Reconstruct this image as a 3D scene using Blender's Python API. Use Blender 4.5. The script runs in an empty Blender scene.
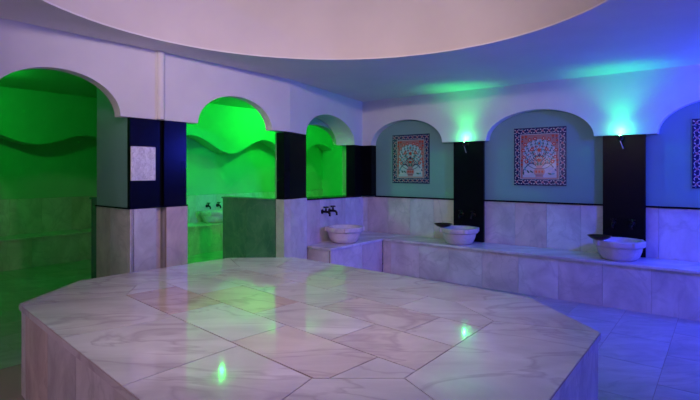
import bpy, bmesh, math, random
from mathutils import Vector, Matrix
random.seed(7)
PI = math.pi
scene = bpy.context.scene
COL = scene.collection
# room axes: U runs along the green-chamber wall, W runs towards it (world = U*u + W*w)
UX, WX = Vector((0.616, 0.788, 0)).normalized(), Vector((-0.788, 0.616, 0)).normalized()
Z = Vector((0, 0, 1))
def P(u, w, z=0.0): return UX*u + WX*w + Z*z
EYE = 1.35

# ------------------------------------------------------------------ materials
def nt(name):
    m = bpy.data.materials.new(name); m.use_nodes = True
    n = m.node_tree.nodes; b = n['Principled BSDF']
    return m, n, m.node_tree.links, b
def plain(name, col, rough=.5, metal=0., bump=0., bscale=40., var=0., spec=.5):
    m, n, l, b = nt(name)
    b.inputs['Base Color'].default_value = (*col, 1); b.inputs['Roughness'].default_value = rough
    b.inputs['Metallic'].default_value = metal; b.inputs['Specular IOR Level'].default_value = spec
    g = n.new('ShaderNodeNewGeometry')
    if bump:
        t = n.new('ShaderNodeTexNoise'); t.inputs['Scale'].default_value = bscale; t.inputs['Detail'].default_value = 6
        l.new(g.outputs['Position'], t.inputs['Vector'])
        bp = n.new('ShaderNodeBump'); bp.inputs['Strength'].default_value = bump; bp.inputs['Distance'].default_value = .01
        l.new(t.outputs['Fac'], bp.inputs['Height']); l.new(bp.outputs['Normal'], b.inputs['Normal'])
    if var:
        t = n.new('ShaderNodeTexNoise'); t.inputs['Scale'].default_value = 2.2; t.inputs['Detail'].default_value = 5
        l.new(g.outputs['Position'], t.inputs['Vector'])
        r = n.new('ShaderNodeValToRGB'); r.color_ramp.elements[0].position = .3; r.color_ramp.elements[1].position = .7
        r.color_ramp.elements[0].color = (*[c*(1-var) for c in col], 1)
        r.color_ramp.elements[1].color = (*[min(1, c*(1+var*.6)) for c in col], 1)
        l.new(t.outputs['Fac'], r.inputs['Fac']); l.new(r.outputs['Color'], b.inputs['Base Color'])
    return m
def emit(name, col, s):
    m, n, l, b = nt(name)
    b.inputs['Base Color'].default_value = (*col, 1)
    b.inputs['Emission Color'].default_value = (*col, 1); b.inputs['Emission Strength'].default_value = s
    return m
def marble(name, c0, c1, vein, rough=.2, scale=1.0, warm=.35, veinamt=.6, rot=.6):
    m, n, l, b = nt(name)
    b.inputs['Roughness'].default_value = rough
    g = n.new('ShaderNodeNewGeometry'); at = n.new('ShaderNodeAttribute'); at.attribute_name = 'tile_tone'
    mul = n.new('ShaderNodeVectorMath'); mul.operation = 'MULTIPLY_ADD'
    cx = n.new('ShaderNodeCombineXYZ')
    for i in range(3): l.new(at.outputs['Fac'], cx.inputs[i])
    mul.inputs[1].default_value = (17, 31, 23)
    l.new(cx.outputs[0], mul.inputs[0]); l.new(g.outputs['Position'], mul.inputs[2])
    mp = n.new('ShaderNodeMapping'); mp.inputs['Rotation'].default_value = (.35, .5, rot)
    mp.inputs['Scale'].default_value = (scale*1.0, scale*2.6, scale*1.6)
    l.new(mul.outputs[0], mp.inputs['Vector'])
    n1 = n.new('ShaderNodeTexNoise'); n1.inputs['Scale'].default_value = 1.6; n1.inputs['Detail'].default_value = 8
    n1.inputs['Roughness'].default_value = .6; n1.inputs['Distortion'].default_value = .7
    l.new(mp.outputs[0], n1.inputs['Vector'])
    r1 = n.new('ShaderNodeValToRGB'); r1.color_ramp.elements[0].position = .32; r1.color_ramp.elements[1].position = .68
    r1.color_ramp.elements[0].color = (*c0, 1); r1.color_ramp.elements[1].color = (*c1, 1)
    l.new(n1.outputs['Fac'], r1.inputs['Fac'])
    # veins: ridge of a second noise
    n2 = n.new('ShaderNodeTexNoise'); n2.inputs['Scale'].default_value = 1.3; n2.inputs['Detail'].default_value = 4
    n2.inputs['Distortion'].default_value = 1.1
    l.new(mp.outputs[0], n2.inputs['Vector'])
    s = n.new('ShaderNodeMath'); s.operation = 'SUBTRACT'; s.inputs[1].default_value = .5; l.new(n2.outputs['Fac'], s.inputs[0])
    a = n.new('ShaderNodeMath'); a.operation = 'ABSOLUTE'; l.new(s.outputs[0], a.inputs[0])
    r2 = n.new('ShaderNodeValToRGB'); r2.color_ramp.elements[0].position = 0; r2.color_ramp.elements[1].position = .028
    r2.color_ramp.elements[0].color = (veinamt,)*3+(1,); r2.color_ramp.elements[1].color = (0, 0, 0, 1)
    l.new(a.outputs[0], r2.inputs['Fac'])
    mx = n.new('ShaderNodeMixRGB'); l.new(r2.outputs['Color'], mx.inputs['Fac']); l.new(r1.outputs['Color'], mx.inputs[1])
    mx.inputs[2].default_value = (*vein, 1)
    # tile to tile warm tone
    w = n.new('ShaderNodeMath'); w.operation = 'MULTIPLY'; w.inputs[1].default_value = warm
    pw = n.new('ShaderNodeMath'); pw.operation = 'POWER'; pw.inputs[1].default_value = 2.5
    l.new(at.outputs['Fac'], pw.inputs[0]); l.new(pw.outputs[0], w.inputs[0])
    m2 = n.new('ShaderNodeMixRGB'); m2.blend_type = 'MULTIPLY'; l.new(w.outputs[0], m2.inputs['Fac'])
    l.new(mx.outputs[0], m2.inputs[1]); m2.inputs[2].default_value = (.95, .62, .45, 1)
    l.new(m2.outputs[0], b.inputs['Base Color'])
    return m

M = {}
M['plaster'] = plain('white_plaster', (.72, .70, .70), .75, bump=.12, bscale=18, var=.05, spec=.25)
M['dome'] = plain('dome_plaster', (.62, .57, .54), .8, bump=.1, bscale=14, var=.05, spec=.2)
M['teal'] = plain('teal_plaster', (.19, .36, .32), .55, bump=.08, bscale=25, var=.06, spec=.3)
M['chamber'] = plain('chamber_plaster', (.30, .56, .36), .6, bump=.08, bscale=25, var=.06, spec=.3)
M['black'] = plain('black_granite', (.004, .004, .007), .22, bump=.0, var=.3, spec=.12)
M['grout'] = plain('grout', (.34, .27, .25), .8, spec=.2)
M['marble'] = marble('white_grey_marble', (.50, .46, .47), (.76, .72, .72), (.42, .38, .40), .24, 1.0, .5, .35)
M['slab'] = marble('slab_marble', (.56, .51, .52), (.78, .74, .74), (.42, .34, .38), .06, .8, .6, .5, 1.2)
M['floor'] = marble('floor_marble', (.30, .29, .31), (.50, .48, .51), (.22, .21, .23), .28, 1.0, .3, .35)
M['screen_marble'] = marble('screen_marble', (.07, .17, .12), (.15, .28, .21), (.22, .32, .27), .25, 1.0, .2, .3)  # veined marble pattern in dark green tones
M['basin'] = marble('basin_marble', (.60, .50, .44), (.72, .62, .55), (.42, .34, .31), .25, 3, .2, .3)
M['plaque'] = marble('pale_stone', (.62, .60, .58), (.95, .94, .92), (.42, .40, .40), .35, 9, .1, .6)
M['bronze'] = plain('dark_bronze', (.035, .03, .028), .35, 1.)
M['chrome'] = plain('chrome', (.6, .6, .62), .2, 1.)
M['copper'] = plain('dark_copper', (.10, .045, .04), .35, 1.)
M['navy'] = plain('navy_glaze', (.012, .014, .075), .12)
M['ivory'] = plain('ivory_glaze', (.56, .53, .52), .15)
M['rose'] = plain('rose_glaze', (.45, .20, .22), .15)
M['red'] = plain('red_glaze', (.50, .045, .02), .15)
M['turq'] = plain('turquoise_glaze', (.10, .33, .38), .15)
M['leaf'] = plain('green_glaze', (.035, .10, .075), .15)
M['pale_blue'] = plain('pale_blue_glaze', (.42, .47, .52), .15)
M['pinkish'] = plain('pink_field_glaze', (.38, .17, .16), .15)
M['green_lens'] = emit('green_lamp_lens', (.25, 1, .45), 60)
M['green_lens2'] = emit('green_ceiling_lens', (.05, 1, .12), 25)
M['blue_lens'] = emit('blue_ceiling_lens', (.08, .1, 1), 12)
M['warm_lens'] = emit('warm_lamp_glass', (1, .72, .6), 5)

# ------------------------------------------------------------------ object helpers
def link(name, bm, mats, parent=None, smooth=False, world=True):
    """world=True: mesh coordinates are world coordinates, moved into the parent's frame"""
    me = bpy.data.meshes.new(name)
    bmesh.ops.recalc_face_normals(bm, faces=bm.faces)
    if smooth:
        for f in bm.faces: f.smooth = True
    bm.to_mesh(me); bm.free()
    for m in (mats if isinstance(mats, (list, tuple)) else [mats]): me.materials.append(m)
    if smooth:
        try: me.set_sharp_from_angle(angle=math.radians(40))
        except Exception: pass
    o = bpy.data.objects.new(name, me); COL.objects.link(o)
    if parent is not None:
        if world:
            me.transform(Matrix.Translation(-abs_loc(parent)))
        o.parent = parent
    return o
LOC = {}
def abs_loc(o):
    v = Vector((0, 0, 0))
    while o is not None: v += o.location; o = o.parent
    return v
def thing(name, label, cat, loc=(0, 0, 0), rotz=0., group=None, kind=None):
    o = bpy.data.objects.new(name, None); COL.objects.link(o)
    o.empty_display_size = .1; o.location = loc; o.rotation_euler = (0, 0, rotz)
    if label: o['label'] = label
    if cat: o['category'] = cat
    if group: o['group'] = group
    if kind: o['kind'] = kind
    return o
def tag(o, label=None, cat=None, group=None, kind=None):
    if label: o['label'] = label
    if cat: o['category'] = cat
    if group: o['group'] = group
    if kind: o['kind'] = kind
    return o
def struct(o, label, cat='wall'): return tag(o, label, cat, None, 'structure')
def nb():
    bm = bmesh.new(); bm.faces.layers.float.new('tile_tone'); return bm
def tone(bm, faces, v):
    ly = bm.faces.layers.float['tile_tone']
    for f in faces: f[ly] = v
def prism(bm, pts, z0, z1, t=.3, top=None, mi=0):
    """vertical prism over a list of world xy points; z may be a number or a list per point"""
    n = len(pts)
    za = z0 if isinstance(z0, (list, tuple)) else [z0]*n
    zb = z1 if isinstance(z1, (list, tuple)) else [z1]*n
    a = [bm.verts.new((p[0], p[1], za[i])) for i, p in enumerate(pts)]
    b = [bm.verts.new((p[0], p[1], zb[i])) for i, p in enumerate(pts)]
    fs = [bm.faces.new(a[::-1]), bm.faces.new(b)]
    for i in range(n): fs.append(bm.faces.new((a[i], a[(i+1) % n], b[(i+1) % n], b[i])))
    tone(bm, fs, t)
    for f in fs: f.material_index = mi
    if top is not None: fs[1].material_index = top
    return fs
def rbox(bm, u0, u1, w0, w1, z0, z1, t=.3, mi=0):
    return prism(bm, [P(u0, w0), P(u1, w0), P(u1, w1), P(u0, w1)], z0, z1, t, mi=mi)
def hexa(bm, base, ex, t=.3, mi=0):
    """extrude a planar polygon (list of Vectors) along vector ex"""
    n = len(base)
    a = [bm.verts.new(p) for p in base]; b = [bm.verts.new(p+ex) for p in base]
    fs = [bm.faces.new(a), bm.faces.new(b[::-1])]
    for i in range(n): fs.append(bm.faces.new((a[i], b[i], b[(i+1) % n], a[(i+1) % n])))
    tone(bm, fs, t)
    for f in fs: f.material_index = mi
def clip(poly, line_a, line_b):
    """keep the side left of a->b"""
    out = []
    ax, ay = line_a; bx, by = line_b
    def side(p): return (bx-ax)*(p[1]-ay)-(by-ay)*(p[0]-ax)
    for i in range(len(poly)):
        p, q = poly[i], poly[(i+1) % len(poly)]
        sp, sq = side(p), side(q)
        if sp >= 0: out.append(p)
        if (sp > 0 > sq) or (sp < 0 < sq):
            k = sp/(sp-sq); out.append((p[0]+(q[0]-p[0])*k, p[1]+(q[1]-p[1])*k))
    return out
def clip_convex(poly, conv):
    n = len(conv)
    ar = sum(conv[i][0]*conv[(i+1) % n][1]-conv[(i+1) % n][0]*conv[i][1] for i in range(n))
    if ar < 0: conv = conv[::-1]
    for i in range(n):
        if len(poly) < 3: return []
        poly = clip(poly, conv[i], conv[(i+1) % n])
    return poly
def inset(poly, g):
    """shrink a convex polygon by g"""
    n = len(poly)
    ar = sum(poly[i][0]*poly[(i+1) % n][1]-poly[(i+1) % n][0]*poly[i][1] for i in range(n))
    if ar < 0: poly = poly[::-1]
    out = poly[:]
    for i in range(n):
        a, b = poly[i], poly[(i+1) % n]
        dx, dy = b[0]-a[0], b[1]-a[1]; L = math.hypot(dx, dy)
        if L < 1e-6: continue
        nx, ny = -dy/L*g, dx/L*g
        out = clip(out, (a[0]+nx, a[1]+ny), (b[0]+nx, b[1]+ny))
        if len(out) < 3: return []
    # drop duplicates
    r = []
    for p in out:
        if not r or math.hypot(p[0]-r[-1][0], p[1]-r[-1][1]) > 1e-4: r.append(p)
    if len(r) > 2 and math.hypot(r[0][0]-r[-1][0], r[0][1]-r[-1][1]) < 1e-4: r.pop()
    return r if len(r) > 2 else []
def clad(bm, O, D, N, poly, tw, th, gap=.0025, th_out=.012, off=.0, stagger=0., grout_mi=1):
    """panels on a vertical plane: O origin, D horizontal direction, N outward normal, poly = (s, z) convex outline"""
    hexa(bm, [O+D*s+Z*z for s, z in poly], -N*.02 if th_out else -N*.02, .3, grout_mi)
    s0, s1 = min(p[0] for p in poly), max(p[0] for p in poly)
    z0, z1 = min(p[1] for p in poly), max(p[1] for p in poly)
    j = 0; z = z0
    while z < z1-1e-4:
        s = s0-tw+off+(stagger*tw if j % 2 else 0)
        while s < s1:
            q = clip_convex([(s, z), (s+tw, z), (s+tw, z+th), (s, z+th)], poly)
            q = inset(q, gap/2) if len(q) > 2 else []
            if q: hexa(bm, [O+D*a+Z*b for a, b in q], N*th_out, random.random())
            s += tw
        z += th; j += 1
def strip_wall(bm, O, D, N, samples, ztop, thick, t=.3):
    """wall whose lower edge follows samples (s, z); N points to the back"""
    def col(s, z): 
        p = O+D*s
        return [p+Z*z, p+Z*ztop, p+N*thick+Z*z, p+N*thick+Z*ztop]
    for (s0, za), (s1, zb) in zip(samples, samples[1:]):
        if abs(s1-s0) < 1e-5:                                  # a jump: vertical reveal
            p = O+D*s0
            bm.faces.new([bm.verts.new(v) for v in (p+Z*za, p+Z*zb, p+N*thick+Z*zb, p+N*thick+Z*za)])
            continue
        a, b = col(s0, za), col(s1, zb)
        V = lambda L: [bm.verts.new(v) for v in L]
        bm.faces.new(V([a[0], b[0], b[1], a[1]])); bm.faces.new(V([a[2], a[3], b[3], b[2]]))
        bm.faces.new(V([a[0], a[2], b[2], b[0]])); bm.faces.new(V([a[1], b[1], b[3], a[3]]))
    for s, z in (samples[0], samples[-1]):
        p = col(s, z); bm.faces.new([bm.verts.new(v) for v in (p[0], p[1], p[3], p[2])])
    bmesh.ops.remove_doubles(bm, verts=bm.verts, dist=1e-5)
def arc(c, a, z0, b, n=28, z1=None):
    z1 = z0 if z1 is None else z1
    r = []
    for i in range(n+1):
        th = PI-PI*i/n
        s = c+a*math.cos(th); k = i/n
        r.append((s, z0+(z1-z0)*(s-c+a)/(2*a)+b*math.sin(th)))
    return r
def lathe(bm, prof, seg=32, M4=Matrix(), wob=None, cap=True):
    rings = []
    for r, z in prof:
        ring = []
        for i in range(seg):
            th = 2*PI*i/seg; rr = r*(wob(th, z) if wob else 1)
            ring.append(bm.verts.new(M4 @ Vector((rr*math.cos(th), rr*math.sin(th), z))))
        rings.append(ring)
    for a, b in zip(rings, rings[1:]):
        for i in range(seg): bm.faces.new((a[i], a[(i+1) % seg], b[(i+1) % seg], b[i]))
    if cap and prof[0][0] > 1e-4: bm.faces.new(rings[0][::-1])
    if prof[-1][0] > 1e-4: bm.faces.new(rings[-1])
    bmesh.ops.remove_doubles(bm, verts=bm.verts, dist=1e-5)
def tube(bm, pts, r, seg=10):
    pts = [Vector(p) for p in pts]; rs = r if isinstance(r, (list, tuple)) else [r]*len(pts)
    rings = []
    for i, p in enumerate(pts):
        d = (pts[min(i+1, len(pts)-1)]-pts[max(i-1, 0)]).normalized()
        up = Vector((0, 0, 1)) if abs(d.z) < .95 else Vector((1, 0, 0))
        x = d.cross(up).normalized(); y = d.cross(x).normalized()
        rings.append([bm.verts.new(p+(x*math.cos(2*PI*k/seg)+y*math.sin(2*PI*k/seg))*rs[i]) for k in range(seg)])
    for a, b in zip(rings, rings[1:]):
        for i in range(seg): bm.faces.new((a[i], a[(i+1) % seg], b[(i+1) % seg], b[i]))
    bm.faces.new(rings[0][::-1]); bm.faces.new(rings[-1])
def copy_tree(o, parent=None):
    c = o.copy(); COL.objects.link(c); c.parent = parent
    for ch in list(o.children): copy_tree(ch, c)
    return c

# ------------------------------------------------------------------ key plan numbers (u, w)
WL, UR = 3.86, 5.75              # front planes of the arched walls
ZC = EYE+1.04                    # main ceiling
UMIN, WMIN = -2.6, -2.6
SPL, SPR = EYE+.45, EYE+.388     # spring heights left / right wall
ML, MR = EYE-.31, EYE-.373       # wainscot heights left / right
P1, P2 = P(3.84, 3.86), P(5.75, 4.26)
SK = (P2-P1); SKL = SK.length; SKD = SK.normalized()
SKN = Vector((-SKD.y, SKD.x, 0))        # away from the room
if SKN.dot(WX) < 0: SKN = -SKN
CF, CC = 0.0, EYE+1.18  # chamber floor, ceiling, back wall

# ------------------------------------------------------------------ floor, ceiling, dome
bm = nb()
room = [P(UMIN, WMIN), P(UR+.1, WMIN), P(UR+.1, 4.4), P(3.84, 3.9), P(UMIN, 3.9)]
prism(bm, room, -.10, -.003, .3, mi=1)
rc = [(p.x, p.y) for p in room]
tw, th = .62, .42
for j in range(int(7/th)+1):
    for i in range(-1, 15):
        u, w = UMIN+i*tw+(tw/2 if j % 2 else 0), WMIN+j*th
        q = [P(u, w), P(u+tw, w), P(u+tw, w+th), P(u, w+th)]
        q = clip_convex([(p.x, p.y) for p in q], rc)
        q = inset(q, .002) if len(q) > 2 else []
        if q: prism(bm, q, -.004, 0, random.random())
struct(link('floor', bm, [M['floor'], M['grout']]), 'grey white marble tiled floor around the central slab', 'floor')

DC, DR = Vector((-.15, 2.73, 0)), 1.73
bm = nb()
SEG = 96
ring = [bm.verts.new((DC.x+DR*math.cos(2*PI*i/SEG), DC.y+DR*math.sin(2*PI*i/SEG), ZC)) for i in range(SEG)]
outer_poly = [P(UMIN-.1, WMIN-.1), P(UR+.12, WMIN-.1), P(UR+.12, 4.29), P(UR, 4.28), P(3.84, WL+.02), P(UMIN-.1, WL+.02)]
# project each ring point radially on the outline
def hit(ang):
    d = Vector((math.cos(ang), math.sin(ang), 0)); best = 1e9
    for i in range(len(outer_poly)):
        a, b = outer_poly[i], outer_poly[(i+1) % len(outer_poly)]
        e = b-a; den = d.x*e.y-d.y*e.x
        if abs(den) < 1e-9: continue
        r = a-DC; t = (r.x*e.y-r.y*e.x)/den; k = (r.x*d.y-r.y*d.x)/den
        if t > 0 and -1e-6 <= k <= 1+1e-6: best = min(best, t)
    return DC+d*best
angs = sorted(set([2*PI*i/SEG for i in range(SEG)]))
corner = {}
outv = [bm.verts.new((*hit(a).xy, ZC)) for a in angs]
cv = []
for p in outer_poly:
    a = math.atan2(p.y-DC.y, p.x-DC.x) % (2*PI); cv.append((int(a/(2*PI/SEG)), p))
for i in range(SEG):
    j = (i+1) % SEG
    mid = sorted([(math.atan2(p.y-DC.y, p.x-DC.x) % (2*PI), p) for k, p in cv if k == i], key=lambda x: x[0])
    bm.faces.new([ring[i], outv[i]]+[bm.verts.new((p.x, p.y, ZC)) for _, p in mid]+[outv[j], ring[j]])
res = bmesh.ops.extrude_face_region(bm, geom=list(bm.faces))
for v in [g for g in res['geom'] if isinstance(g, bmesh.types.BMVert)]: v.co.z += .012
struct(link('ceiling', bm, M['plaster']), 'white plaster ceiling with a large round dome opening', 'ceiling')
bm = nb()
prof = [(DR*1.004, ZC+.002), (DR*1.004, ZC+.015)]
for i in range(1, 25):
    th = PI/2*i/24; prof.append((DR*1.004*math.cos(th) if i < 24 else 0, ZC+.015+.95*math.sin(th)))
lathe(bm, prof, 96, Matrix.Translation(DC), cap=False)
struct(link('ceiling_dome', bm, M['dome'], smooth=True), 'smooth plaster dome above the marble slab', 'dome')

# ------------------------------------------------------------------ left wall (arches to the green chamber)
bm = nb()
s = [(UMIN, 0), (.30, 0), (.30, SPL), (1.02, SPL)]
s += arc(1.47, .45, SPL, .312)[0:]
s += [(2.645, SPL)]+arc(3.107, .462, SPL, .305)[0:]+[(3.84, SPL)]
strip_wall(bm, P(0, WL), UX, WX, s, ZC, .10)
wl = struct(link('wall_left', bm, M['plaster']), 'white plaster wall with two arches open to the green chamber')
# skew wall over the corner basin
bm = nb()
s = [(0, SPL), (.344, SPL-.01)]+arc(1.017, .673, SPL-.01, .325, z1=SPR)[1:]+[(SKL, SPR)]
strip_wall(bm, P1, SKD, SKN, s[:2], ZC, .10)
strip_wall(bm, P1, SKD, SKN, s[1:], ZC, .30)
struct(link('wall_corner', bm, M['plaster']), 'short white wall with one arch above the corner basin')
bm = nb()
O3 = P1+SKN*.31
s = [(.30, 0), (.30, 0), (.52, 0), (.52, SPR+.02)]+arc(1.19, .61, SPR+.02, .235)[0:]+[(2.10, SPR+.02), (2.10, 0), (SKL+.3, 0)]
s = s[1:]
strip_wall(bm, O3, SKD, SKN, s, CC, .10)
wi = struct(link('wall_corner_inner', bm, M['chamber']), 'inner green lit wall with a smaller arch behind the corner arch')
# marble wainscot below the corner arch (its top is the sill)
bm = nb()
O = P1+SKN*.03
pol = [(.344, .0), (SKL+.14, .0), (SKL+.14, MR), (.344, MR+.03)]
hexa(bm, [O+SKN*.025+SKD*a+Z*b for a, b in pol], SKN*.25, .2)
clad(bm, O+SKN*.02, SKD, -SKN, pol, .72, 1.2, off=.40)
wc = struct(link('wall_corner_lower', bm, [M['marble'], M['grout']]), 'marble clad parapet wall behind the corner basin')
bm = nb()
hexa(bm, [O-SKN*.012+SKD*a+Z*b for a, b in [(.35, MR+.03), (SKL-.01, MR), (SKL-.01, MR+.018), (.35, MR+.048)]], SKN*.30, .2)
struct(link('trim_1', bm, M['black']), 'black stone sill line under the corner arch', 'trim')

# ------------------------------------------------------------------ right wall
arcsR = [(-.06, .60), (1.737, .61), (3.5255, .5745)]     # centre w, half width
bm = nb()
samples = [(WMIN, SPR), (-1.90, SPR)]+arc(-1.62-.1, .0001, SPR, 0, 1)[:0]
for c, a in arcsR:
    samples += arc(c, a, SPR, .34)
samples += [(4.26, SPR)]
samples = [samples[0]]+samples[2:]
strip_wall(bm, P(UR, 0), WX, UX, samples, ZC, .12)
struct(link('wall_right', bm, M['plaster']), 'white plaster wall with three shallow arches over the long bench')
bm = nb()
rbox(bm, UR+.121, UR+.22, WMIN, 4.5, 0, ZC)
struct(link('wall_right_niche', bm, M['teal']), 'teal plaster wall surface recessed inside the shallow arches')
bm = nb()
clad(bm, P(UR+.113, 0), WX, -UX, [(WMIN, .40), (4.33, .40), (4.33, MR), (WMIN, MR)], .37, .7, off=.18)
struct(link('wall_right_lower', bm, [M['marble'], M['grout']]), 'veined marble wainscot above the long bench')
bm = nb()
rbox(bm, UR+.085, UR+.12, WMIN, 4.09, MR, MR+.018)
struct(link('trim_2', bm, M['black']), 'thin black stone line on top of the wainscot under the arches', 'trim')

# black panels behind the basins
for i, (a, b) in enumerate(((.649, 1.047), (2.398, 2.807))):
    bm = nb(); rbox(bm, UR+.045, UR+.084, a, b, .462, SPR-.001)
    o = link('black_stone_panel', bm, M['black'])
    tag(o, ['tall polished black stone panel behind the rightmost basin, flush under the right green lamp',
            'tall polished black stone panel between the two patterned tile pictures'][i], 'wall panel', 'black panels behind the basins')

# ------------------------------------------------------------------ rear walls (behind the camera) close the room
bm = nb(); rbox(bm, UMIN-.1, UMIN, WMIN-.1, WL, 0, ZC)
struct(link('wall_rear', bm, M['plaster']), 'plain white plaster wall behind the viewer')
bm = nb(); rbox(bm, UMIN, UR+.12, WMIN-.1, WMIN, 0, ZC)
struct(link('wall_side', bm, M['plaster']), 'plain white plaster wall off to the right of the viewer')

# ------------------------------------------------------------------ the green chambers
UE, CW1, CW2 = 8.3, 8.2, 7.3      # far end; back walls of the dim and of the bright chamber
PA, PB = (2.24, 4.46), (4.15, 7.55)   # oblique partition from the pier to the back
bm = nb()
cells = [[P(UMIN, 3.901), P(3.84, 3.901), P(4.3, CW1), P(UMIN, CW1)], [P(3.84, 3.901), P(5.852, 4.401), P(5.852, CW2), P(4.2, CW2)], [P(5.853, 4.40), P(UE, 4.40), P(UE, CW2), P(5.853, CW2)]]
for c in cells:
    prism(bm, c, -.1, -.0035, mi=1)
    cc = [(p.x, p.y) for p in c]
    for j in range(11):
        for i in range(-1, 20):
            u, w = UMIN+i*.6+(.3 if j % 2 else 0), WL+j*.4
            q = [(p.x, p.y) for p in (P(u, w), P(u+.6, w), P(u+.6, w+.4), P(u, w+.4))]
            q = clip_convex(q, cc); q = inset(q, .002) if len(q) > 2 else []
            if q: prism(bm, q, -.005, 0, random.random())
struct(link('floor_chamber', bm, [M['floor'], M['grout']]), 'marble tiled floor of the green chambers', 'floor')
bm = nb()
prism(bm, [P(UMIN-.1, WL+.101), P(3.88, WL+.101), P1+SKN*.29+SKD*.1, P1+SKN*.29+SKD*(SKL+.2), P(UE+.1, 4.56), P(UE+.1, CW1+.1), P(UMIN-.1, CW1+.1)], CC, CC+.08)
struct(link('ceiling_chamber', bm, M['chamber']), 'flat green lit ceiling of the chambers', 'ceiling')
def back(name, label, w, u0, u1, wave, mz):
    bm = nb(); rbox(bm, u0-.1, u1+.1, w, w+.1, 0, CC)
    o = struct(link(name, bm, M['chamber']), label)
    bm = nb(); N_ = 200
    strip_wall(bm, P(0, w-.30), UX, WX, [(u0+(u1-u0)*i/N_, wave(u0+(u1-u0)*i/N_)) for i in range(N_+1)], CC-.001, .298)
    link('wavy_valance', bm, M['chamber'], o)
    bm = nb()
    clad(bm, P(0, w-.021), UX, -WX, [(u0, 0), (u1, 0), (u1, mz), (u0, mz)], .42, 1.2)
    link('marble_cladding', bm, [M['marble'], M['grout']], o)
back('wall_back_left', 'back wall of the dim green chamber with a wavy upper valance', CW1, UMIN, 4.25, lambda u: EYE+.483-.083*math.cos(2*PI*(u-2.69)/1.42), EYE-.40)
back('wall_back_middle', 'back wall of the bright green chamber with a wavy upper valance', CW2, 4.1, UE, lambda u: EYE+.47-.14*math.cos(2*PI*(u-5.48)/1.62), EYE-.41)
bm = nb()
prism(bm, [P(*PA), P(PA[0]+.1, PA[1]), P(PB[0]+.1, PB[1]), P(PB[0]+.1, CW1), P(PB[0], CW1), P(*PB)], 0, CC-.001)
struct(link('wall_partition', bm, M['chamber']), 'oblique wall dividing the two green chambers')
bm = nb(); rbox(bm, UE, UE+.1, 4.2, CW2, 0, CC); rbox(bm, UR+.221, UE, 4.46, 4.56, 0, CC); rbox(bm, UR-.0, UR+.221, 4.505, 4.56, 0, CC)
struct(link('wall_chamber_far', bm, M['chamber']), 'green lit end wall of the chamber beyond the corner arch')
bm = nb(); rbox(bm, UMIN-.1, UMIN, WL+.1, CW1, 0, CC)
struct(link('wall_chamber_near', bm, M['chamber']), 'plain end wall of the chamber at the left')

# benches ------------------------------------------------------------------
def bench(name, label, loc, tops, fronts, z0, z1, group=None):
    t = thing(name, label, 'bench', loc, group=group)
    bm = nb()
    for pts in tops:
        hull = [(p.x, p.y) for p in pts]
        prism(bm, pts, z1-.028, z1, random.random()*.4)
    bmesh.ops.bevel(bm, geom=[e for e in bm.edges if e.calc_length() > .2], offset=.005, segments=2, affect='EDGES')
    link('seat_slab', bm, M['marble'], t)
    bm = nb()
    for O, D, N, L, off, tw in fronts:
        clad(bm, O, D, N, [(0, z0), (L, z0), (L, z1-.029), (0, z1-.029)], tw, 1, off=off)
    link('front_cladding', bm, [M['marble'], M['grout']], t)
    return t
BZ = .457
bench('marble_bench', 'long pale marble bench running along the right wall under the patterned tile pictures', P(5.55, .8),
      [[P(5.32, WMIN+.01), P(5.835, WMIN+.01), P(5.835, 3.60), P(5.32, 3.60)],], 
      [(P(5.36, 0)+WX*(WMIN+.01), WX, -UX, 3.62-WMIN-.01, .2, .42)], 0, BZ)
cbk = lambda u: 3.86+(u-3.84)*(.40/1.91)+.036
bench('marble_bench', 'short pale marble bench in the corner carrying the leftmost marble basin', P(4.8, 3.8),
      [[P(4.24, 3.601), P(5.835, 3.601), P(5.835, cbk(5.75)-.004), P(4.24, cbk(4.24)-.004)]],
      [(P(4.27, 3.635), UX, -WX, 5.34-4.27, .0, .62), (P(4.275, 3.648), WX, -UX, cbk(4.27)-3.648-.01, .0, .62)], 0, BZ)
bench('marble_bench', 'low marble bench along the back wall of the dim left chamber', P(1, 7.9),
      [[P(UMIN+.01, 7.68), P(4.13, 7.68), P(4.13, CW1-.035), P(UMIN+.01, CW1-.035)]],
      [(P(UMIN+.01, 7.71), UX, -WX, 4.13-UMIN-.02, .2, .62)], CF, .43)
bench('marble_bench', 'low marble bench along the back wall of the bright green chamber', P(6, 7.0),
      [[P(4.26, 6.77), P(UE-.01, 6.77), P(UE-.01, CW2-.035), P(4.26, CW2-.035)]],
      [(P(4.27, 6.80), UX, -WX, UE-4.29, .2, .62)], CF, .47)

# low screen wall standing behind the second pillar, and stub behind the first
def screen(name, label, u0, u1, w0, w1, z):
    t = thing(name, label, 'partition', P((u0+u1)/2, (w0+w1)/2, CF))
    bm = nb()
    clad(bm, P(u0+.02, w0), WX, -UX, [(0, CF), (w1-w0, CF), (w1-w0, z-.02), (0, z-.02)], .5, 2)
    clad(bm, P(u0+.03, w1-.02), UX, WX, [(0, CF), (u1-u0-.03, CF), (u1-u0-.03, z-.02), (0, z-.02)], .5, 2)
    rbox(bm, u0+.021, u1, w0, w1-.021, CF, z-.021)
    link('cladding', bm, [M['screen_marble'], M['grout']], t)
    bm = nb(); rbox(bm, u0-.005, u1+.005, w0, w1+.01, z-.02, z); link('cap_stone', bm, M['screen_marble'], t)
screen('screen_wall', 'low marble screen wall coloured dark green, beside the black pillar, seen through the middle arch', 3.74, 3.86, 4.00, 4.95, ML)
screen('screen_wall', 'low marble stub wall coloured dark green, at the right end of the left arch, behind the plastered pier', 2.06, 2.2, 4.46, 4.72, EYE-.24)

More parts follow.
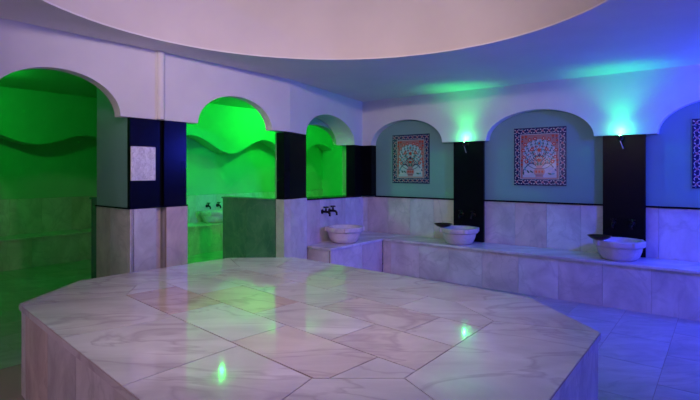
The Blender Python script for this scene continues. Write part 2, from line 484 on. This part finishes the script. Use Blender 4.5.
# pillars -------------------------------------------------------------------
t = thing('pillar', 'double black pillar with marble base and pale square plaque, between the left and middle arches', 'pillar', P(2.26, 3.9), group=None)
bm = nb()
rbox(bm, 1.998, 2.518, WL+.04, WL+.10, ML+.012, SPL-.001); rbox(bm, 1.998, 2.518, WL+.101, 4.45, ML+.012, CC-.001)
link('plaster_core', bm, M['teal'], t)
for a, b, k in ((1.995, 2.218, 0), (2.302, 2.521, 0)):
    bm = nb(); rbox(bm, a, b, WL-.002, WL+.039, ML+.012, SPL-.002); link('black_facing', bm, M['black'], t)
bm = nb(); rbox(bm, 2.219, 2.301, WL+.03, WL+.039, ML+.012, SPL-.002); link('recess_facing', bm, M['black'], t)
for a, b in ((1.985, 2.222), (2.298, 2.528)):
    bm = nb()
    clad(bm, P(a+.02, WL+.0), UX, -WX, [(0, 0), (b-a-.02, 0), (b-a-.02, ML), (0, ML)], 1, 1.2)
    rbox(bm, a+.02, b-.001, WL+.021, 4.44, 0, ML-.001, .25)
    if a < 2: clad(bm, P(a+.02, WL-.012), WX, -UX, [(0, 0), (4.46-WL, 0), (4.46-WL, ML), (0, ML)], .34, 1.2)
    link('marble_base', bm, [M['marble'], M['grout']], t)
bm = nb(); rbox(bm, 2.2225, 2.2975, WL+.05, 4.44, 0, ML-.001, .9); link('recess_base', bm, M['marble'], t)
bm = nb(); rbox(bm, 1.98, 2.53, WL-.014, 4.452, ML+.0005, ML+.0115); link('black_ledge', bm, M['black'], t)
bm = nb(); rbox(bm, 1.998, 2.214, WL-.017, WL-.0025, EYE-.075, EYE+.21)
bmesh.ops.bevel(bm, geom=list(bm.edges), offset=.003, segments=1, affect='EDGES')
tag(link('stone_plaque', bm, M['plaque']), 'pale mottled square stone plaque on the black face of the double pillar', 'plaque')
# conduit column above the recess
bm = nb()
tube(bm, [P(2.262, WL-.012, SPL+.002), P(2.262, WL-.012, ZC-.002)], .034, 20)
rbox(bm, 2.222, 2.238, WL-.006, WL-.0005, SPL, ZC-.002); rbox(bm, 2.290, 2.304, WL-.006, WL-.0005, SPL, ZC-.002)
struct(link('trim_3', bm, M['plaster'], smooth=True), 'cream vertical half round moulding above the double pillar', 'trim')

def foot2(o=0.): return [P(3.75-o, WL-o), P1-(SKN+WX)*.5*o*1.0, P1+SKD*.35-SKN*o, P1+SKD*.35+SKN*.29, P(3.75-o, WL+.12)]
t = thing('pillar', 'angled black pillar with marble base between the middle arch and the corner basin', 'pillar', P(3.8, 3.95))
bm = nb(); prism(bm, foot2(0), ML+.012, SPL-.012); link('black_shaft', bm, M['black'], t)
bm = nb(); prism(bm, foot2(.012), ML+.0005, ML+.0115); link('black_ledge', bm, M['black'], t)
bm = nb(); prism(bm, foot2(.01), 0, ML, .35); link('marble_base', bm, M['marble'], t)

t = thing('pillar', 'short black pillar standing in the room corner beside the small arch', 'pillar', P(5.75, 4.3, MR+.02))
bm = nb()
prism(bm, [P1+SKD*1.69, P2, P(UR, 4.094), P(UR+.119, 4.094), P(UR+.119, 4.40), P1+SKD*1.74+SKN*.14, P1+SKD*1.69+SKN*.14], MR+.019, SPR-.002)
link('black_shaft', bm, M['black'], t)
t = thing('pillar', 'black pillar with marble base at the left side of the left arch, out of frame', 'pillar', P(.75, 3.95))
bm = nb(); rbox(bm, .48, .93, WL, WL+.4, ML+.012, SPL-.001); link('black_shaft', bm, M['black'], t)
bm = nb(); rbox(bm, .47, .94, WL-.01, WL+.42, 0, ML, .3); link('marble_base', bm, M['marble'], t)

# ------------------------------------------------------------------ central slab
OUT = [(-1.903, 2.758), (-1.891, 3.355), (-1.07, 4.242), (-.489, 4.261), (1.086, 2.912), (1.187, 2.270), (.428, 1.292), (-.383, 1.292)]
INN = [(-1.382, 2.959), (-1.43, 3.225), (-.879, 3.83), (-.587, 3.83), (.616, 2.80), (.73, 2.443), (.200, 1.766), (-.140, 1.766)]
ZS = EYE-.80
KS = .80/.76
OUT = [(x*KS, y*KS) for x, y in OUT]; INN = [(x*KS, y*KS) for x, y in INN]
t = thing('marble_slab', 'large polygonal pale marble heated slab in the middle of the room under the dome', 'slab', (-.3, 2.95, 0))
bm = nb()
prism(bm, OUT, ZS-.035, ZS-.004, .2, top=1)
def lerp(a, b, k): return (a[0]+(b[0]-a[0])*k, a[1]+(b[1]-a[1])*k)
splits = {0: [0, 1], 1: [0, .5, 1], 2: [0, 1], 3: [0, .36, .7, 1], 4: [0, 1], 5: [0, 1], 6: [0, 1], 7: [0, .28, .62, 1]}
tones = iter([.45, .3, .5, .2, .35, .25, .55, .3, .2, .35, .3, .2, .45, .55, .3, .3])
for i in range(8):
    a, b, c, d = OUT[i], OUT[(i+1) % 8], INN[(i+1) % 8], INN[i]
    ks = splits[i]
    for k0, k1 in zip(ks, ks[1:]):
        q = [lerp(a, b, k0), lerp(a, b, k1), lerp(d, c, k1), lerp(d, c, k0)]
        # no gap at the rim: extend and clip
        q = inset(q, .0027)
        prism(bm, q, ZS-.006, ZS, next(tones))
q1, q2 = Vector((.723, -.691)), Vector((.691, .723))
org = Vector(INN[0])
rows = [.335*k for k in range(7)]
for j, (r0, r1) in enumerate(zip(rows, rows[1:])):
    Lt = .62; off = [.0, -.30, -.12, -.42, -.05, -.3][j]
    for i in range(-3, 6):
        a0 = off+i*Lt
        q = [org+q1*a0+q2*r0, org+q1*(a0+Lt)+q2*r0, org+q1*(a0+Lt)+q2*r1, org+q1*a0+q2*r1]
        q = clip_convex([(p.x, p.y) for p in q], INN)
        q = inset(q, .0027) if len(q) > 2 else []
        if q: prism(bm, q, ZS-.006, ZS, {(0, 0): .95, (1, 1): .9}.get((j, i), random.random()*.75))
link('slab_top', bm, [M['slab'], M['grout']], t)
bm = nb()
ins = inset(OUT, .022)
prism(bm, ins, 0, ZS-.0355, .3, mi=1)
ctr = Vector((-.3, 2.95, 0))
n = len(ins)
for i in range(n):
    a, b = Vector((*ins[i], 0)), Vector((*ins[(i+1) % n], 0))
    D = (b-a); L = D.length; D.normalize(); N = Vector((D.y, -D.x, 0))
    if N.dot(a-ctr) < 0: N = -N
    clad(bm, a+N*.001, D, N, [(0, 0), (L, 0), (L, ZS-.036), (0, ZS-.036)], .46, 1, th_out=.010, off=.1)
link('side_cladding', bm, [M['marble'], M['grout']], t)

# ------------------------------------------------------------------ basins
def make_basin():
    t = thing('stone_basin', '', 'basin')
    bm = nb()
    def wob(th, z): return 1+.012*math.cos(8*th)
    prof = [(.125, 0), (.15, .004), (.165, .018), (.186, .05), (.200, .09), (.207, .125), (.210, .136), (.228, .141), (.235, .150), (.235, .193), (.229, .20), (.198, .20),
            (.190, .192), (.18, .14), (.14, .08), (.06, .05), (0, .045)]
    lathe(bm, prof, 48, wob=wob)
    link('bowl', bm, M['basin'], t, smooth=True, world=False)
    for k in range(4):
        bm = nb()
        th = PI/4+k*PI/2
        m = Matrix.Rotation(th, 4, 'Z')
        pts = [Vector((.228, -.035, .15)), Vector((.252, -.022, .15)), Vector((.252, .022, .15)), Vector((.228, .035, .15))]
        a = [bm.verts.new(m @ p) for p in pts]; b = [bm.verts.new(m @ (p+Z*.047)) for p in pts]
        bm.faces.new(a[::-1]); bm.faces.new(b)
        for i in range(4): bm.faces.new((a[i], a[(i+1) % 4], b[(i+1) % 4], b[i]))
        link('rim_lug', bm, M['basin'], t, world=False)
    return t
RZ = math.atan2(UX.y, UX.x)
b0 = make_basin()
spots = [((4.75, 3.80, BZ), 'white marble basin on the corner bench, in front of the two wall taps'),
         ((5.545, 2.61, BZ), 'white marble basin between the two tile pictures, small dark bowl on its rim'),
         ((5.545, .852, BZ), 'rightmost white marble basin, blue lit, dark bowl on its rim'),
         ((5.12, 7.015, .47), 'marble basin on the back bench of the bright green chamber, seen through the middle arch')]
for i, (p, lab) in enumerate(spots):
    o = b0 if i == 0 else copy_tree(b0)
    o.location = P(*p); o.rotation_euler.z = RZ; o['label'] = lab; o['group'] = 'round marble wash basins'
# dark metal bathing bowls
for i, (u, w, lab) in enumerate(((5.45, 2.78, 'small dark copper bowl resting on the rim of the basin between the tile pictures'),
                                 (5.42, 1.01, 'dark copper bowl resting on the left rim of the rightmost basin'))):
    bm = nb(); k = 1.08
    lathe(bm, [(0.02*k, .0), (.045*k, .001), (.075*k, .014), (.098*k, .034), (.106*k, .042), (.103*k, .043), (.094*k, .036), (.07*k, .018), (.04*k, .008), (0, .006)], 36)
    o = link('metal_bowl', bm, M['copper'], smooth=True)
    o.location = P(u, w, BZ+.2005); tag(o, lab, 'bowl', 'metal bowls on the basin rims')

# ------------------------------------------------------------------ taps (local +Y points out of the wall)
def make_tap():
    t = thing('wall_tap', '', 'tap')
    bm = nb(); m = Matrix.Rotation(-PI/2, 4, 'X')
    lathe(bm, [(.024, 0), (.024, .006), (.012, .012)], 20, m); link('wall_flange', bm, M['bronze'], t, smooth=True, world=False)
    bm = nb(); tube(bm, [(0, .01, 0), (0, .05, 0), (0, .075, -.004), (0, .088, -.02), (0, .09, -.045)], [.012, .013, .012, .011, .012], 12)
    tube(bm, [(0, .045, 0), (0, .045, .032)], .010, 12); link('spout', bm, M['bronze'], t, smooth=True, world=False)
    bm = nb(); tube(bm, [(0, .045, .032), (0, .045, .044)], .007, 10)
    tube(bm, [(-.028, .045, .046), (-.014, .045, .046), (0, .045, .048), (.014, .045, .046), (.028, .045, .046)], [.008, .0055, .008, .0055, .008], 10)
    tube(bm, [(0, .017, .046), (0, .045, .048), (0, .073, .046)], [.007, .006, .007], 10)
    link('cross_handle', bm, M['bronze'], t, smooth=True, world=False)
    return t
t0 = make_tap(); first = True
def tap(loc, nrm, lab, grp, sc=1.0):
    global first
    o = t0 if first else copy_tree(t0); first = False
    o.location = loc; o.rotation_euler.z = math.atan2(nrm.y, nrm.x)-PI/2; o.scale = (sc,)*3
    o['label'] = lab; o['group'] = grp
for k, s in enumerate((.80, .99)):
    tap(P1+SKN*.0375+SKD*s+Z*.84, -SKN, ['left', 'right'][k]+' one of the two dark taps on the marble wall above the corner basin', 'dark wall taps', 1.25)
for k, w in enumerate((2.685, 2.525)):
    tap(P(UR+.0445, w, .80), -UX, ['left', 'right'][k]+' one of the two dark taps on the black panel between the tile pictures', 'dark wall taps')
for k, w in enumerate((.94, .765)):
    tap(P(UR+.0445, w, .80), -UX, ['left', 'right'][k]+' one of the two dark taps on the rightmost black panel', 'dark wall taps')
for k, u in enumerate((5.16, 5.38)):
    tap(P(u, CW2-.0335, .74), -WX, ['left', 'right'][k]+' one of the two taps in the bright green chamber above its basin', 'dark wall taps', 1.15)

# ------------------------------------------------------------------ tile pictures
def make_picture():
    """local X across, Z up, +Y out of the wall, origin at the lower edge centre"""
    W_, H_ = .60, .69
    t = thing('tile_picture', '', 'tile picture')
    def rect(bm, x0, x1, z0, z1, y0, y1, mi=0):
        a = [bm.verts.new((x, y0, z)) for x, z in ((x0, z0), (x1, z0), (x1, z1), (x0, z1))]
        b = [bm.verts.new((x, y1, z)) for x, z in ((x0, z0), (x1, z0), (x1, z1), (x0, z1))]
        fs = [bm.faces.new(a), bm.faces.new(b[::-1])]+[bm.faces.new((a[i], b[i], b[(i+1) % 4], a[(i+1) % 4])) for i in range(4)]
        for f in fs: f.material_index = mi
    def blob(bm, cx, cz, rx, rz, y, mi, rot=0., n=12, pet=0):
        vs = []
        for i in range(n):
            th = 2*PI*i/n; k = 1+(.28*math.cos(pet*th) if pet else 0)
            x, z = rx*k*math.cos(th), rz*k*math.sin(th)
            vs.append(bm.verts.new((cx+x*math.cos(rot)-z*math.sin(rot), y, cz+x*math.sin(rot)+z*math.cos(rot))))
        f = bm.faces.new(vs); f.material_index = mi
    def ribbon(bm, pts, wd, y, mi):
        for (x0, z0), (x1, z1) in zip(pts, pts[1:]):
            L = math.hypot(x1-x0, z1-z0) or 1; nx, nz = -(z1-z0)/L*wd/2, (x1-x0)/L*wd/2
            f = bm.faces.new([bm.verts.new((x, y, z)) for x, z in ((x0-nx, z0-nz), (x1-nx, z1-nz), (x1+nx, z1+nz), (x0+nx, z0+nz))])
            f.material_index = mi
    # border of navy tiles with scrolls
    bm = nb()
    bw = .082
    rect(bm, -W_/2, W_/2, 0, H_, 0, .010, 0)
    y = .0106
    def border_motif(cx, cz, rot, k):
        s = 1 if k % 2 else -1
        c, sn = math.cos(rot), math.sin(rot)
        T = lambda x, z: (cx+x*c-z*sn, cz+x*sn+z*c)
        ribbon(bm, [T(-.036, s*.018), T(-.022, s*.026), T(-.006, s*.016), T(.006, -s*.002), T(.018, -s*.02), T(.036, -s*.018)], .0065, y, 1)
        blob(bm, *T(0, 0), .013, .013, y+.0005, 2, rot, 15, 5); blob(bm, *T(0, 0), .004, .004, y+.001, 3)
        blob(bm, *T(.023, s*.018), .011, .006, y+.0004, 1, rot+.6*s); blob(bm, *T(-.022, -s*.016), .011, .006, y+.0004, 1, rot+.6*s)
        blob(bm, *T(.008, -s*.028), .008, .0045, y+.0004, 4, rot)
    nx, nz = 8, 9
    for k in range(nx):
        x = -W_/2+W_*(k+.5)/nx
        border_motif(x, bw/2, 0, k); border_motif(x, H_-bw/2, 0, k)
    for k in range(1, nz-1):
        z = H_*(k+.5)/nz
        border_motif(-W_/2+bw/2, z, PI/2, k); border_motif(W_/2-bw/2, z, PI/2, k+1)
    x0, x1, z0, z1 = -W_/2+bw, W_/2-bw, bw, H_-bw
    for a in ((x0, x1, z0-.006, z0), (x0, x1, z1, z1+.006), (x0-.006, x0, z0-.006, z1+.006), (x1, x1+.006, z0-.006, z1+.006)):
        rect(bm, *a, .010, .0112, 1)
    link('scroll_border', bm, [M['navy'], M['ivory'], M['rose'], M['red'], M['turq']], t, world=False)
    bm = nb(); rect(bm, x0+.0005, x1-.0005, z0+.0005, z1-.0005, .0101, .0110, 0)
    # light arched cartouche
    pts = []
    for i in range(33):
        th = PI*i/32; pts.append((.185*math.cos(th), .40+.15*math.sin(th)))
    f = bm.faces.new([bm.verts.new((x, .0113, z)) for x, z in [(-.195, .095), (.195, .095)]+pts]); f.material_index = 1
    link('picture_field', bm, [M['pinkish'], M['pale_blue']], t, world=False)
    # bouquet
    bm = nb(); y = .0118
    rs = random.Random(3)
    for s in (-1, 1):
        for (ex, ez, mid) in ((.05, .56, .02), (.11, .545, .06), (.165, .49, .10), (.19, .42, .12), (.18, .34, .11), (.15, .285, .09), (.085, .43, .05)):
            pp = []
            for i in range(9):
                k = i/8; px = s*(mid*2*k*(1-k)+ex*k*k*1.0+.008*(1-k)); pz = .235+(ez-.235)*(k**.8)
                pp.append((px, pz))
            ribbon(bm, pp, .005, y, 2)
            for i in (2, 4, 5, 6, 7):
                px, pz = pp[i]
                blob(bm, px+.011*s, pz+.004, .016, .006, y+.0003, [2, 3, 4][i % 3], s*(.5+i*.2)); blob(bm, px-.009*s, pz+.008, .013, .0055, y+.0003, [3, 2, 0][i % 3], -s*.8)
            blob(bm, s*(mid*0+ex), ez, .021, .021, y+.0006, 0, 0, 20, 5); blob(bm, s*ex, ez, .008, .008, y+.0009, 1)
        # pair of large curled leaves either side of the vase
        pp = [(s*(.02+.17*k), .215+.06*math.sin(PI*k*1.1)-.02*k) for k in [i/10 for i in range(11)]]
        ribbon(bm, pp, .012, y+.0004, 4)
        pp = [(s*(.03+.15*k), .20+.10*k*k) for k in [i/10 for i in range(11)]]
        ribbon(bm, pp, .008, y+.0004, 2)
        for (cx, cz, r) in ((.13, .165, .9), (.165, .20, 1.2), (.155, .14, .2), (.12, .14, -.3), (.09, .165, .6), (.185, .15, 1.5)):
            blob(bm, s*cx, cz, .024, .010, y+.0006, rs.choice([1, 1, 3, 2]), s*r)
        for (cx, cz) in ((.195, .58), (.155, .585), (.20, .53), (.205, .25), (.205, .30)):
            blob(bm, s*cx, cz, .014, .014, y+.0006, 0, .3, 15, 5); blob(bm, s*cx, cz-.024, .012, .005, y+.0006, 4, s*.9)
    blob(bm, 0, .50, .026, .034, y+.0006, 3, 0, 18, 3); blob(bm, 0, .50, .011, .015, y+.0009, 0)
    blob(bm, 0, .42, .020, .024, y+.0006, 0, 0, 20, 5); blob(bm, 0, .36, .018, .022, y+.0006, 4, 0, 16, 4); blob(bm, 0, .30, .020, .020, y+.0006, 0, 0, 20, 5)
    ribbon(bm, [(0, .235), (0, .52)], .005, y, 2)
    link('flower_bouquet', bm, [M['red'], M['ivory'], M['leaf'], M['turq'], M['navy']], t, world=False)
    bm = nb(); y = .0128
    outl = [(.018, .10), (.05, .10), (.038, .115), (.062, .145), (.066, .175), (.045, .205), (.026, .218), (.040, .238)]
    vs = [(x, z) for x, z in outl]+[(-x, z) for x, z in outl[::-1]]
    f = bm.faces.new([bm.verts.new((x, y, z)) for x, z in vs]); f.material_index = 0
    for s in (-1, 0, 1): blob(bm, s*.034, .165, .012, .016, y+.0006, 1, 0, 15, 5)
    ribbon(bm, [(-.055, .20), (.055, .20)], .007, y+.0005, 2); ribbon(bm, [(-.045, .125), (.045, .125)], .006, y+.0005, 2)
    link('vase', bm, [M['rose'], M['red'], M['navy']], t, world=False)
    return t
p0 = make_picture()
for i, (w, lab) in enumerate(((3.50, 'patterned tile picture of a flower vase, nearest the room corner'),
                              (1.735, 'patterned tile picture of a flower vase in the wide middle arch between both green lamps'),
                              (-.04, 'tile picture at the right edge of the photo, in blue light'))):
    o = p0 if i == 0 else copy_tree(p0)
    o.location = P(UR+.1205, w, EYE-.165); o.rotation_euler.z = math.atan2(-UX.y, -UX.x)-PI/2
    o['label'] = lab; o['group'] = 'flower tile pictures in the arches'

# ------------------------------------------------------------------ lamps
def make_spot():
    """local +Y out of the wall; origin on the black panel"""
    t = thing('wall_spotlight', '', 'lamp')
    bm = nb(); m = Matrix.Rotation(-PI/2, 4, 'X')
    lathe(bm, [(.02, 0), (.02, .008), (.012, .012)], 20, m)
    tube(bm, [(0, .01, 0), (0, .05, .0), (0, .095, .002)], .006, 10)
    link('wall_bracket', bm, M['bronze'], t, smooth=True, world=False)
    bm = nb()
    lathe(bm, [(.010, -.028), (.022, -.022), (.024, .020), (.026, .024), (.020, .024), (.019, .018)], 24, Matrix.Translation((0, .10, .0)))
    link('lamp_head', bm, M['bronze'], t, smooth=True, world=False)
    bm = nb(); lathe(bm, [(.0185, .016), (.0186, .0225), (.010, .0265), (0, .0275)], 20, Matrix.Translation((0, .10, 0)))
    link('glowing_lens', bm, M['green_lens'], t, smooth=True, world=False)
    bm = nb(); tube(bm, [(0, .10, -.028), (-.008, .105, -.055), (-.03, .11, -.115)], [.006, .005, .007], 8)
    link('chrome_rod', bm, M['chrome'], t, smooth=True, world=False)
    return t
s0 = make_spot()
for i, (w, lab) in enumerate(((2.61, 'small green glowing spotlight above the panel between the two tile pictures'),
                              (.866, 'small green glowing spotlight above the rightmost black panel'))):
    o = s0 if i == 0 else copy_tree(s0)
    o.location = P(UR+.0445, w, SPR-.035); o.rotation_euler.z = math.atan2(-UX.y, -UX.x)-PI/2
    o['label'] = lab; o['group'] = 'green wall spotlights'
def light(kind, name, loc, power, col, size=.05, aim=None, **kw):
    d = bpy.data.lights.new(name, kind); d.energy = power; d.color = col
    if kind == 'AREA': d.shape = 'DISK'; d.size = size
    else: d.shadow_soft_size = size
    for k, v in kw.items(): setattr(d, k, v)
    o = bpy.data.objects.new(name, d); COL.objects.link(o); o.location = loc
    if aim is not None: o.rotation_euler = (Vector(aim)-Vector(loc)).to_track_quat('-Z', 'Y').to_euler()
    return o
def downlight(loc, mat, label, r=.05):
    t = thing('ceiling_downlight', label, 'lamp', loc, group='recessed ceiling lamps')
    bm = nb(); lathe(bm, [(r*1.35, 0), (r*1.35, -.006), (r, -.010), (r, 0)], 32); link('lamp_ring', bm, M['chrome'], t, smooth=True, world=False)
    bm = nb(); lathe(bm, [(0, -.004), (r*.99, -.004), (r*.99, -.001), (0, -.001)], 32); link('lamp_glass', bm, mat, t, world=False)
    return t
def sconce(loc, nrm, label):
    t = thing('wall_sconce', label, 'lamp', loc, math.atan2(nrm.y, nrm.x)-PI/2, group='warm wall sconces')
    bm = nb(); lathe(bm, [(.05, 0), (.05, .012), (.02, .02)], 24, Matrix.Rotation(-PI/2, 4, 'X')); tube(bm, [(0, .015, 0), (0, .08, 0)], .008); link('wall_bracket', bm, M['bronze'], t, smooth=True, world=False)
    bm = nb(); lathe(bm, [(0, -.07), (.04, -.06), (.058, -.02), (.062, .03), (.05, .07), (.045, .07), (.055, .03), (.0, -.05)], 24, Matrix.Translation((0, .14, 0))); link('glass_shade', bm, M['warm_lens'], t, smooth=True, world=False)

GREEN = (.01, 1, .08)
for w in (2.61, .866):
    L = P(UR-.0555, w, SPR-.003)
    light('POINT', 'green_lamp_light', L+Z*.05, 1.9, (.04, 1, .2), .012)
    light('SPOT', 'green_up_light', L-UX*.09, 13.0, (.0, 1, .12), .01, P(UR-.17, w, ZC+.3), spot_size=math.radians(96), spot_blend=1)
downs = [(P(4.06, 5.38, CC), 'green ceiling downlight hidden above the middle arch', 5),
         (P(6.1, 6.2, CC), 'green ceiling downlight near the back wall, hidden behind the angled pillar', 46),
         (P(3.52, 6.2, CC), 'green ceiling downlight near the oblique wall, hidden behind the double pillar', 50),
         (P(1.6, 6.7, CC), 'green ceiling downlight in the dim left chamber', 20),
         (P(7.5, 5.15, CC), 'green ceiling downlight beyond the corner arch', 16)]
for p, lab, e in downs:
    downlight(p, M['green_lens2'], lab, .035)
    light('POINT', 'green_chamber_light', p-Z*.09, e, GREEN, .02)
bl = copy_tree(s0); bl.location = P(UR+.12, -.90, SPR-.035); bl['label'] = 'blue glowing wall spotlight beyond the right edge of the photo'
for ch in bl.children:
    if ch.name.startswith('glowing_lens'): ch.data = ch.data.copy(); ch.data.materials[0] = M['blue_lens']
light('POINT', 'blue_light', P(UR-.12, -.90, SPR+.05), 130, (.03, .05, 1), .05)
p = P(3.7, -1.7, ZC); downlight(p, M['blue_lens'], 'added unseen blue ceiling fill lamp beyond the right edge of the room', .07)
light('SPOT', 'blue_light', p-Z*.05, 520, (.03, .04, 1), .07, P(5.7, .1, .5), spot_size=math.radians(105), spot_blend=1)  # added blue fill for the right wall and floor
p = P(3.2, -2.3, ZC); downlight(p, M['blue_lens'], 'added unseen blue ceiling fill spot tinting the corner basin wall', .07)
light('SPOT', 'corner_blue_fill', p-Z*.05, 620, (.14, .10, 1), .07, P(4.9, 3.95, .8), spot_size=math.radians(20), spot_blend=1)  # added narrow fill, turns the corner wall and bench purple
for p, nrm, lab in ((P(UMIN, 1.6, 1.85), UX, 'added unseen warm fill sconce on the rear wall, left of the viewer'), (P(UMIN, 3.0, 1.85), UX, 'second added unseen warm fill sconce on the rear wall, next to the left wall'),  # rear wall sconces are added fill, out of view
                    (P(-1.5, WL, 1.40), -WX, 'warm wall sconce on the solid part of the left wall'),
                    (P(UMIN, -1.4, 1.85), UX, 'added unseen warm fill sconce at the right end of the rear wall')):
    sconce(p, nrm, lab)
    light('POINT', 'sconce_light', p+nrm*.14+Z*.12, 9, (1, .72, .86), .06)
# added unseen lamps inside the near dome rim, washing its far side
for ang, aim, lab in ((-118, (-.75, 4.1, 2.95), 'added unseen warm fill lamp inside the near rim of the dome, left'), (-62, (-.1, 4.1, 3.0), 'added unseen warm fill lamp inside the near rim of the dome, right')):
    n_ = Vector((math.cos(math.radians(ang)), math.sin(math.radians(ang)), 0))
    p = DC+n_*1.69+Z*(ZC+.16)
    sconce(p, -n_, lab)
    light('SPOT', 'slab_fill_light', p-n_*.22, 60, (1, .80, .92), .06, (-.3, 2.9, .5), spot_size=math.radians(75), spot_blend=1)  # added downward fill, brightens the slab top
    light('SPOT', 'dome_fill_light', p-n_*.22, 100, (1, .76, .86), .06, aim, spot_size=math.radians(112), spot_blend=1)

w = bpy.data.worlds.new('world'); scene.world = w; w.use_nodes = True
w.node_tree.nodes['Background'].inputs[0].default_value = (.02, .02, .03, 1)
w.node_tree.nodes['Background'].inputs[1].default_value = .2

# ------------------------------------------------------------------ camera
cd = bpy.data.cameras.new('camera'); cam = bpy.data.objects.new('camera', cd); COL.objects.link(cam)
cam.location = (0, 0, EYE); cam.rotation_euler = (PI/2, 0, 0)
cd.sensor_width = 36; cd.lens = 480/700*36; cd.shift_y = -28.3/700; cd.clip_start = .05
scene.camera = cam
scene.view_settings.view_transform = 'Standard'; scene.view_settings.look = 'None'
scene.view_settings.gamma = 1; scene.view_settings.exposure = 0
